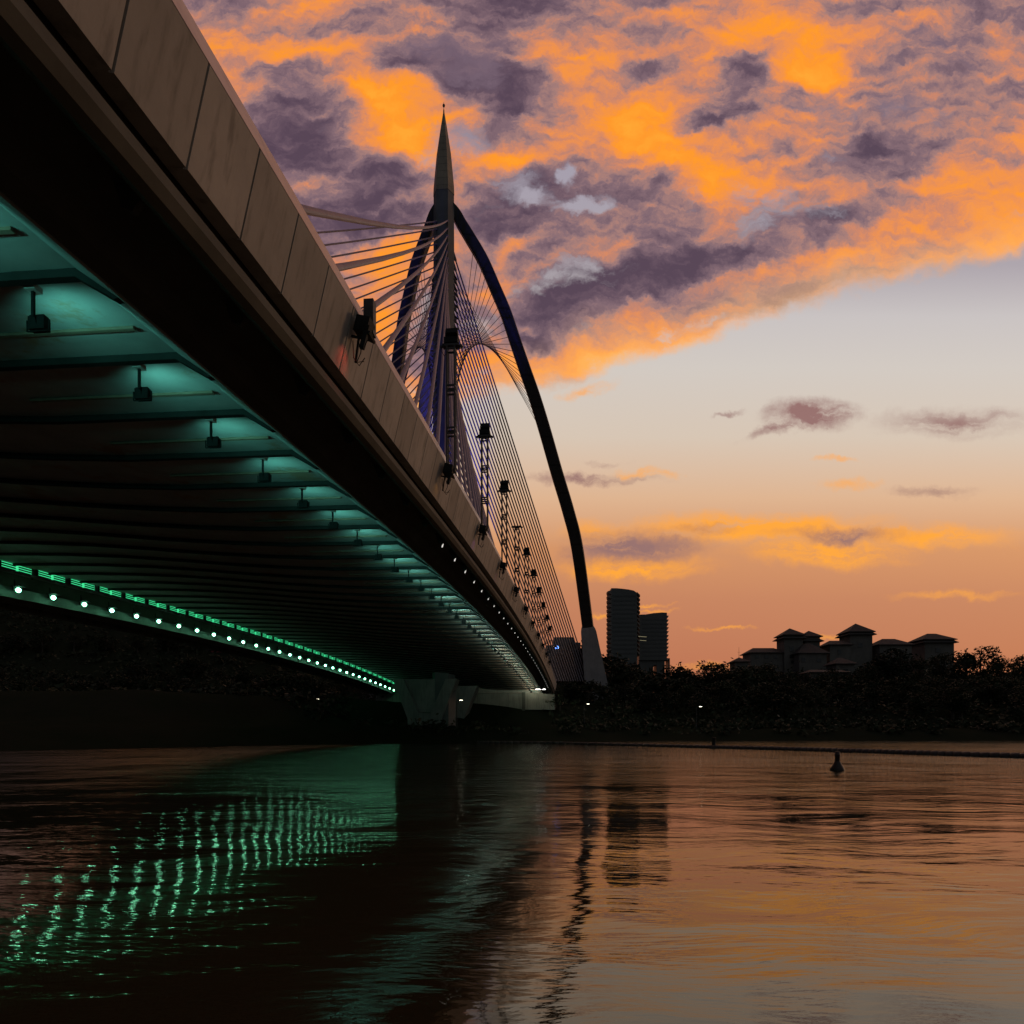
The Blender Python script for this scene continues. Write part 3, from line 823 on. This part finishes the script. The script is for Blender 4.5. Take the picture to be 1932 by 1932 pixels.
# ------------------------------------------------------------------ trees
def crown_mesh(seed, h, w, leaf=.34, nleaf=1500, clumps=9, flat=.75):
    rnd = random.Random(seed)
    b = MB(); cl = []
    for i in range(clumps):
        a = rnd.uniform(0, 2 * PI); rr = w * .5 * math.sqrt(rnd.random()) * .75
        z = h * rnd.uniform(.26, .86)
        k = 1 - abs(z / h - .6) * .9
        cl.append((Vector((math.cos(a) * rr * k, math.sin(a) * rr * k, z)), w * rnd.uniform(.17, .28)))
    cl.append((Vector((0, 0, h * .8)), w * .24))
    for i in range(nleaf):
        c, rad = rnd.choice(cl)
        d = Vector((rnd.gauss(0, 1), rnd.gauss(0, 1), rnd.gauss(0, 1))).normalized()
        p = c + Vector((d.x, d.y, d.z * flat)) * rad * (rnd.random() ** .4) * (1.25 if rnd.random() < .08 else 1)
        nx = Vector((rnd.gauss(0, 1), rnd.gauss(0, 1), rnd.gauss(0, .6))).normalized()
        ny = nx.cross(Vector((rnd.gauss(0, 1), rnd.gauss(0, 1), rnd.gauss(0, 1)))).normalized()
        q = leaf * rnd.uniform(.6, 1.5)
        b.add([p - nx * q, p + ny * q * .45, p + nx * q, p - ny * q * .45], [(0, 1, 2, 3)])
    return b, cl
def make_tree(seed, h, w, label, group, leaf=.34, nleaf=1500, clumps=9, mat='leaf', flat=.75):
    r = empty('tree', (0, 0, 0), 0, label, 'tree', group)
    b, cl = crown_mesh(seed, h, w, leaf, nleaf, clumps, flat)
    b.build('crown', M[mat], r, False)
    t = MB(); rr = h * .022 + .05
    t.tube([(0, 0, -.4), (.05, .02, h * .25), (0, .05, h * .5), (0, 0, h * .8)], [rr * 1.3, rr, rr * .7, rr * .2], 8)
    for c, rad in cl[:8]:
        t.tube([(0, .03, h * .3), (c.x * .45, c.y * .45, h * .3 + (c.z - h * .3) * .6), tuple(c)], [rr * .55, rr * .35, rr * .12], 6)
    t.build('trunk', M['bark'], r, False)
    return r
G = 'trees along the far bank'
LT = 'dark leafy tree standing in the row along the far bank'
protos = [make_tree(11, 10, 9, LT, G), make_tree(12, 9, 10, LT, G, nleaf=1700, clumps=12), make_tree(13, 12, 8, LT, G, clumps=11, nleaf=1600), make_tree(14, 7, 7.5, LT, G, nleaf=1100), make_tree(15, 11, 9.5, LT, G, leaf=.28, nleaf=1500, clumps=14)]
PH = [10, 9, 12, 7, 11]
used = [False] * 5
rnd = random.Random(3)
def plant(u, vtop, Y, kind, label=None, scw=1.0):
    p = at(u, vtop, Y); gz = ground_z(p.x, p.y)
    h = max(4.5, p.z - gz)
    o = protos[kind] if not used[kind] else copy_tree(protos[kind])
    used[kind] = True
    k = h / (PH[kind] * .98)
    o.location = (p.x, p.y, gz - .1); o.scale = (k * scw, k * scw, k); o.rotation_euler.z = rnd.uniform(0, 6.28)
    o['label'] = label or LT
rows = []
# skyline trees (tops read from the photograph), then lower ones in front
for u, v, Y, kd in ((1092, 1216, 150, 1), (1070, 1232, 148, 4), (1108, 1238, 152, 0), (1146, 1240, 170, 1), (1166, 1252, 165, 0), (1190, 1258, 160, 4), (1214, 1262, 160, 1),
                    (1268, 1262, 165, 1), (1284, 1268, 160, 0), (1298, 1275, 165, 3), (1318, 1268, 160, 1), (1336, 1262, 165, 4),
                    (1376, 1264, 160, 1), (1394, 1262, 160, 0), (1412, 1262, 155, 3), (1432, 1258, 160, 1), (1452, 1250, 172, 4), (1470, 1262, 165, 0), (1492, 1272, 160, 1), (1520, 1262, 165, 4), (1548, 1268, 160, 1),
                    (1576, 1262, 165, 0), (1604, 1266, 160, 1), (1632, 1250, 165, 2), (1665, 1240, 170, 1), (1700, 1232, 170, 0), (1735, 1240, 170, 4), (1770, 1225, 175, 2), (1810, 1232, 170, 1), (1850, 1228, 170, 0), (1890, 1235, 165, 4), (1930, 1226, 170, 2), (1970, 1230, 170, 1)):
    plant(u, v + rnd.uniform(-12, 5), Y, kd, None, rnd.uniform(.8, 1.25))
plant(1350, 1243, 158, 2, 'tallest loose crowned tree in the skyline between the towers and the houses', 1.35)
for k in range(30):
    u = 1046 + k * 31 + rnd.uniform(-9, 9)
    plant(u, rnd.uniform(1284, 1312), rnd.uniform(126, 142), rnd.choice((0, 1, 3, 4)), 'lower dark bushy tree in the front row on the far bank', 1.25)
for u, v, Y, kd in ((20, 1240, 150, 1), (80, 1236, 150, 0), (140, 1246, 150, 4), (200, 1240, 150, 1), (260, 1246, 150, 2), (318, 1240, 150, 1), (365, 1236, 150, 0), (410, 1262, 135, 4), (470, 1272, 135, 1), (520, 1262, 140, 0), (565, 1258, 150, 1), (610, 1264, 150, 4), (650, 1272, 150, 0), (690, 1280, 150, 1)):
    plant(u, v, Y, kd, 'dim tree in the shadow beyond the far side of the bridge', 1.25)
for k in range(46):
    u = 1240 + k * 16.5 + rnd.uniform(-7, 7)
    plant(u, rnd.uniform(1272, 1290), rnd.uniform(146, 156), rnd.choice((0, 1, 3, 4)), 'dark bushy tree halfway up the slope at the right', 1.35)
for k in range(26):
    u = -10 + k * 29 + rnd.uniform(-7, 7)
    plant(u, rnd.uniform(1262, 1300), rnd.uniform(118, 142), rnd.choice((0, 1, 3, 4)), 'dim tree in the shadow beyond the far side of the bridge', 1.35)
for k in range(22):
    u = -20 + k * 31 + rnd.uniform(-7, 7)
    plant(u, rnd.uniform(1188, 1215) + max(0, u - 400) * .12, rnd.uniform(182, 192), rnd.choice((0, 1, 2, 4)), 'dim tree on the dark hill behind the far side of the bridge', 1.5)
plant(1040, 1304, 121, 3, 'shrubby tree at the corner of the bridge abutment', 1.3)
plant(1056, 1290, 122, 4, 'leafy tree right beside the end of the bridge deck', 1.1)

# shrubs and long grass covering the slopes
mb = MB(); ru = random.Random(5)
heaps = []
for k in range(2300):
    y = 88 + 110 * ru.random() ** .8; u = ru.uniform(-60, 2000)
    x = (u - 966) / 1300 * y
    if y < shore(x) + .6 + 3 * ru.random(): continue
    t_ = x * CT - y * ST; s_ = x * ST + y * CT
    if -38 < t_ < -3.5 and s_ > 99: continue
    heaps.append((x, y, ground_z(x, y), ru.uniform(.5, 1.5) * (1 + (y - 90) / 90)))
for x, y, z, h in heaps:
    for q in range(26):
        d = Vector((ru.gauss(0, 1), ru.gauss(0, .8), abs(ru.gauss(0, .6)))) * h * .75
        p = Vector((x, y, z)) + d
        nx = Vector((ru.gauss(0, 1), ru.gauss(0, 1), ru.gauss(0, .6))).normalized()
        ny = nx.cross(Vector((ru.gauss(0, 1), ru.gauss(0, 1), ru.gauss(0, 1)))).normalized()
        l = ru.uniform(.25, .6)
        mb.add([p - nx * l, p + ny * l * .5, p + nx * l, p - ny * l * .5], [(0, 1, 2, 3)])
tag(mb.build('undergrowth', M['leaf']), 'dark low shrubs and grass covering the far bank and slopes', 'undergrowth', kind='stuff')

# ------------------------------------------------------------------ towers
def px(Y): return Y / 1300
def tower_one():
    Y = 400.0; k = px(Y)
    base = at(1174, 1377, Y); base.z = ground_z(base.x, Y)
    r = empty('apartment_tower', base, 0, 'tall dark apartment tower with curved balconies and a sloping roof, left of the pair', 'tower')
    def X(u): return (u - 1174) * k
    def Z(v): return (1377 - v) * k + EYE - base.z
    b = MB()
    top = [(1151, 1113), (1160, 1113), (1172, 1114), (1184, 1115.5), (1193, 1117.5), (1198, 1121), (1199, 1128)]
    out = [(X(1151), 0), (X(1199), 0)] + [(X(u), Z(v)) for u, v in reversed(top)]
    b.loft([[Vector((x, -5, z)) for x, z in out], [Vector((x, 9, z)) for x, z in out]])
    b.build('wall', M['dark_wall'], r, False)
    for i in range(15):
        v = 1119 + i * 8.3
        z = Z(v)
        q = MB(); ring = [(X(1151), -5.0), (X(1146.5), -4.4), (X(1145), -2.5), (X(1144.6), 0), (X(1145), 2.5), (X(1146.5), 4.4), (X(1151), 5.0)]
        q.loft([[Vector((X(1151) + (x - X(1151)) * .55, y, z - 1.5)) for x, y in ring], [Vector((X(1151) + (x - X(1151)) * .9, y, z - .7)) for x, y in ring], [Vector((x, y, z + .45)) for x, y in ring]])
        q.build('balcony', M['tower_slab'], r, False)
    for i in range(15):
        v = 1124 + i * 7.8
        z = Z(v)
        q = MB(); q.add([(X(1199), -5.2, z + 1.2), (X(1199), -5.2, z + .5), (X(1204.6), -5.2, z - 1.6), (X(1204.6), -5.2, z - .5), (X(1199), 6, z + 1.2), (X(1199), 6, z + .5), (X(1204.6), 6, z - 1.6), (X(1204.6), 6, z - .5)],
                        [(0, 1, 2, 3), (7, 6, 5, 4), (0, 3, 7, 4), (1, 5, 6, 2), (3, 2, 6, 7), (0, 4, 5, 1)])
        q.build('sunshade', M['tower_slab'], r, False)
    for i in range(14):
        v = 1128 + i * 8.2
        q = MB(); q.box((X(1175), -5.06, Z(v)), (13.2, .1, .9)); q.build('window_band', M['pane'], r, False)
tower_one()
def tower_two():
    Y = 425.0; k = px(Y)
    base = at(1232, 1377, Y); base.z = ground_z(base.x, Y)
    r = empty('apartment_tower', base, 0, 'shorter dark apartment tower raised on columns, right of the pair', 'tower')
    def X(u): return (u - 1232) * k
    def Z(v): return (1377 - v) * k + EYE - base.z
    b = MB()
    out = [(X(1203), Z(1247)), (X(1255), Z(1247)), (X(1255), Z(1158.5)), (X(1245), Z(1158)), (X(1230), Z(1159.3)), (X(1215), Z(1161.8)), (X(1203), Z(1162))]
    b.loft([[Vector((x, -5, z)) for x, z in out], [Vector((x, 9, z)) for x, z in out]])
    b.build('wall', M['dark_wall'], r, False)
    for u0, u1, v0 in ((1203, 1230.5, 1247), (1236.5, 1252, 1247), (1259, 1261.5, 1243)):
        q = MB(); q.box(((X(u0) + X(u1)) / 2, 1, Z(v0) / 2), (X(u1) - X(u0), 9, Z(v0))); q.build('column', M['dark_wall'], r, False)
    q = MB(); q.box((X(1233.5), 1, Z(1251.5)), (X(1237) - X(1230), 8.5, Z(1247.2) - Z(1256))); q.build('beam', M['dark_wall'], r, False)
    for i in range(12):
        v = 1165 + i * 7.2
        z = Z(v)
        q = MB(); ring = [(X(1255), -5.0), (X(1258.5), -4.4), (X(1260), -2.5), (X(1260.3), 0), (X(1260), 2.5), (X(1258.5), 4.4), (X(1255), 5.0)]
        q.loft([[Vector((X(1255) + (x - X(1255)) * .5, y, z - .9)) for x, y in ring], [Vector((x, y, z + .4)) for x, y in ring]])
        q.build('balcony', M['tower_slab'], r, False)
    for i in range(10):
        q = MB(); q.box((X(1231), -5.06, Z(1172 + i * 7.4)), (14.5, .1, .8)); q.build('window_band', M['pane'], r, False)
tower_two()
o = empty('wall_light', at(1203, 1205.5, 399) + Vector((.5, -.5, 0)), 0, 'two thin pale light strips in the gap between the twin towers', 'light')
M['strip'] = glow('pale strip', (.8, .7, .4), .35)
b = MB(); b.box((1.2, -5.6, .5), (4.6, .1, .22), Matrix.Rotation(.07, 3, 'Y')); b.box((1.5, -5.6, -1.7), (3.6, .1, .2), Matrix.Rotation(.07, 3, 'Y')); b.build('tubes', M['strip'], o, False)

# ------------------------------------------------------------------ houses on the hill at the right
def hip(b, x0, x1, y0, y1, z0, z1, ov=.6, ridge=0.0):
    xm, ym = (x0 + x1) / 2, (y0 + y1) / 2
    rx = (x1 - x0) / 2 * ridge
    lo = [(x0 - ov, y0 - ov, z0), (x1 + ov, y0 - ov, z0), (x1 + ov, y1 + ov, z0), (x0 - ov, y1 + ov, z0)]
    lo2 = [(x, y, z - .18) for x, y, z in lo]
    tp = [(xm - rx, ym, z1), (xm + rx, ym, z1)]
    vs = lo2 + lo + tp
    b.add(vs, [(3, 2, 1, 0), (0, 1, 5, 4), (1, 2, 6, 5), (2, 3, 7, 6), (3, 0, 4, 7), (4, 5, 9, 8), (5, 6, 9), (6, 7, 8, 9), (7, 4, 8)])
def house(label, Y, u0, u1, ve, vp, vb, depth=7, ridge=.0, skirt=None, wins=(), mast=None, wall='plaster', ov=.7):
    k = px(Y); uc = (u0 + u1) / 2
    base = at(uc, vb, Y)
    gz = min(base.z, ground_z(base.x, Y + depth) - .3, ground_z(base.x, Y) - .3)
    r = empty('house', (base.x, Y, gz), 0, label, 'house', 'houses on the hill')
    def X(u): return (u - uc) * k
    def Z(v): return (1377 - v) * k + EYE - gz
    b = MB(); b.box((0, depth / 2, Z(ve) / 2), (X(u1) - X(u0), depth, Z(ve))); b.build('wall', M[wall], r, False)
    b = MB(); hip(b, X(u0), X(u1), 0, depth, Z(ve) + .01, Z(vp), ov, ridge)
    rf = b.build('roof', M['roof'], r, False)
    if skirt:
        b = MB(); hip(b, X(u0), X(u1), 0, depth, Z(skirt), Z(skirt - 3), ov * 1.5, 1.0)
        b2 = [p for p in b.v]
        b = MB(); o_ = ov * 1.35; x0, x1 = X(u0), X(u1)
        lo = [Vector((x0 - o_, -o_, Z(skirt))), Vector((x1 + o_, -o_, Z(skirt))), Vector((x1 + o_, depth + o_, Z(skirt))), Vector((x0 - o_, depth + o_, Z(skirt)))]
        hi = [Vector((x0 + .05, .05, Z(skirt - 4.5))), Vector((x1 - .05, .05, Z(skirt - 4.5))), Vector((x1 - .05, depth - .05, Z(skirt - 4.5))), Vector((x0 + .05, depth - .05, Z(skirt - 4.5)))]
        b.loft([[p - Vector((0, 0, .15)) for p in lo], lo, hi]); b.build('skirt_roof', M['roof'], r, False)
    for (a, c, d, e) in wins:
        f = MB(); f.box(((X(a) + X(c)) / 2, -.03, (Z(d) + Z(e)) / 2), (X(c) - X(a), .14, Z(d) - Z(e))); f = f.build('window', M['plaster'], r, False)
        g_ = MB(); g_.box(((X(a) + X(c)) / 2, -.11, (Z(d) + Z(e)) / 2), ((X(c) - X(a)) * .8, .06, (Z(d) - Z(e)) * .85)); g_.build('pane', M['pane'], f, False)
    if mast:
        b = MB(); b.tube([(X(uc) + .01, depth / 2, Z(vp) - .2), (X(uc), depth / 2, Z(mast))], [.06, .03], 6); b.bar((X(uc) - .4, depth / 2, Z(mast) - 1.5), (X(uc) + .4, depth / 2, Z(mast) - 1.5), .04); b.build('antenna', M['mast'], rf, False)
house('small hip roofed house with a tall thin antenna, leftmost on the hill', 200, 1387, 1412, 1248, 1238.5, 1280, 5, 0, wins=((1393, 1399, 1256, 1264),), mast=1219)
house('long low wing with a flat sloping roof beside the antenna house', 205, 1416, 1480, 1231, 1220, 1262, 7, .62, wins=((1424, 1432, 1236, 1243), (1442, 1450, 1236, 1243), (1460, 1467, 1236, 1243)))
house('tower house with a pointed double roof, tallest on the hill', 204, 1480, 1515, 1197.5, 1182.5, 1262, 6, 0, skirt=1204, wins=((1489, 1498, 1219, 1230), (1489, 1498, 1235, 1242), (1492, 1500, 1246, 1252)))
house('second tower house with a pointed double roof, right of the tallest', 207, 1519, 1547, 1200.5, 1187.5, 1262, 5.5, 0, skirt=1209.5, wins=((1528, 1538, 1214, 1222),))
house('broad house with a wide dark roof below the two tower houses', 200, 1508, 1560, 1232, 1211, 1275, 8, .25, wins=((1512, 1520, 1240, 1250), (1540, 1550, 1242, 1250)))
house('wide roofed house right of the tower houses, stepping up', 206, 1566, 1606, 1216, 1206, 1270, 7, .55, wins=((1580, 1588, 1225, 1235),))
house('tower house with a double roof near the right edge', 208, 1604, 1646, 1191.5, 1173, 1262, 7, 0, skirt=1197, wins=((1618, 1628, 1212, 1222),))
house('gabled low house in front, lower right on the hill', 188, 1578, 1612, 1252, 1239, 1290, 6, .2, wins=((1590, 1600, 1262, 1272),))
house('long low house with a flat roof among the front trees', 176, 1530, 1600, 1268, 1262, 1300, 6, .8, wins=((1545, 1556, 1276, 1286), (1590, 1600, 1278, 1290)))
house('hip roofed house beyond the right end of the hill', 206, 1660, 1720, 1216, 1202, 1262, 8, .4, wins=((1672, 1682, 1226, 1236), (1696, 1706, 1226, 1236)))
house('far hip roofed house at the right end of the hill', 210, 1745, 1800, 1206, 1192, 1262, 8, .3, skirt=1212, wins=((1765, 1775, 1222, 1232),))
# block seen through the backstays
def block():
    Y = 240.0; k = px(Y); base = at(1066, 1300, Y); base.z = ground_z(base.x, Y) - .2
    r = empty('office_block', base, 0, 'dark stepped block with a blue sign seen through the backstay cables', 'building')
    def X(u): return (u - 1066) * k
    def Z(v): return (1377 - v) * k + EYE - base.z
    b = MB(); b.box((X(1064), 4, Z(1205) / 2), (X(1084) - X(1044), 8, Z(1205))); b.build('wall', M['dark_wall'], r, False)
    b = MB(); b.box((X(1064), 4, Z(1203.4)), (X(1082) - X(1046), 7, .6)); b.build('roof', M['roof'], r, False)
    b = MB(); b.box((X(1038), 4, Z(1217) / 2), (X(1044) - X(1030), 7.4, Z(1217))); b.box((X(1090), 4, Z(1212) / 2), (X(1095) - X(1084), 7.2, Z(1212))); b.build('side_wing', M['dark_wall'], r, False)
    for i in range(5):
        f = MB(); f.box((X(1066), -.05, Z(1216 + i * 11)), (5.6, .16, .9)); f.build('window_band', M['pane'], r, False)
    s = empty('neon_sign', at(1051.5, 1221.5, Y) + Vector((0, -.25, 0)), 0, 'small bright blue curling sign on the dark block', 'sign')
    M['blueneon'] = glow('blue neon', (.12, .30, 1.0), 5)
    b = MB(); pts_ = []
    for cx in (-.35, .3):
        b.tube([(cx + .30, 0, .42), (cx + .10, 0, .50), (cx - .12, 0, .38), (cx - .02, 0, .12), (cx + .12, 0, -.10), (cx - .05, 0, -.38), (cx - .32, 0, -.42)], .10, 6)
    b.bar((-.75, 0, -.15), (-.4, 0, -.05), .10); b.build('tubes', M['blueneon'], s, False)
    b = MB(); b.box((0, .12, 0), (1.9, .08, 1.3)); b.build('back_plate', M['lamp'], s, False)
block()
house('dim pink walled house in the shadow under the far side of the bridge', 150, 398, 462, 1226, 1216, 1284, 7, .5, wins=((408, 424, 1232, 1244), (438, 452, 1232, 1244), (408, 424, 1256, 1268), (438, 452, 1256, 1268)), wall='pink')
house('dim pale blue house beside the pink one under the bridge', 152, 466, 496, 1226, 1218, 1284, 7, .4, wins=((474, 486, 1234, 1246),), wall='blue')

# ------------------------------------------------------------------ camera and render
cam = bpy.data.cameras.new('camera'); co_ = bpy.data.objects.new('camera', cam); COL.objects.link(co_)
co_.location = (0, 0, EYE); co_.rotation_euler = (R(90), 0, 0)
cam.sensor_width = 36; cam.lens = 36 * 1300 / 1932; cam.shift_y = (1377 - 966) / 1932
cam.clip_end = 5000; cam.clip_start = .1
SC.camera = co_
vs_ = SC.view_settings; vs_.view_transform = 'Standard'; vs_.look = 'None'; vs_.exposure = 0; vs_.gamma = 1; vs_.use_curve_mapping = False
SC.cycles.use_denoising = True
SC.cycles.max_bounces = 6; SC.cycles.diffuse_bounces = 3; SC.cycles.glossy_bounces = 3
SC.cycles.sample_clamp_indirect = 6; SC.cycles.sample_clamp_direct = 0
SC.cycles.use_light_tree = True
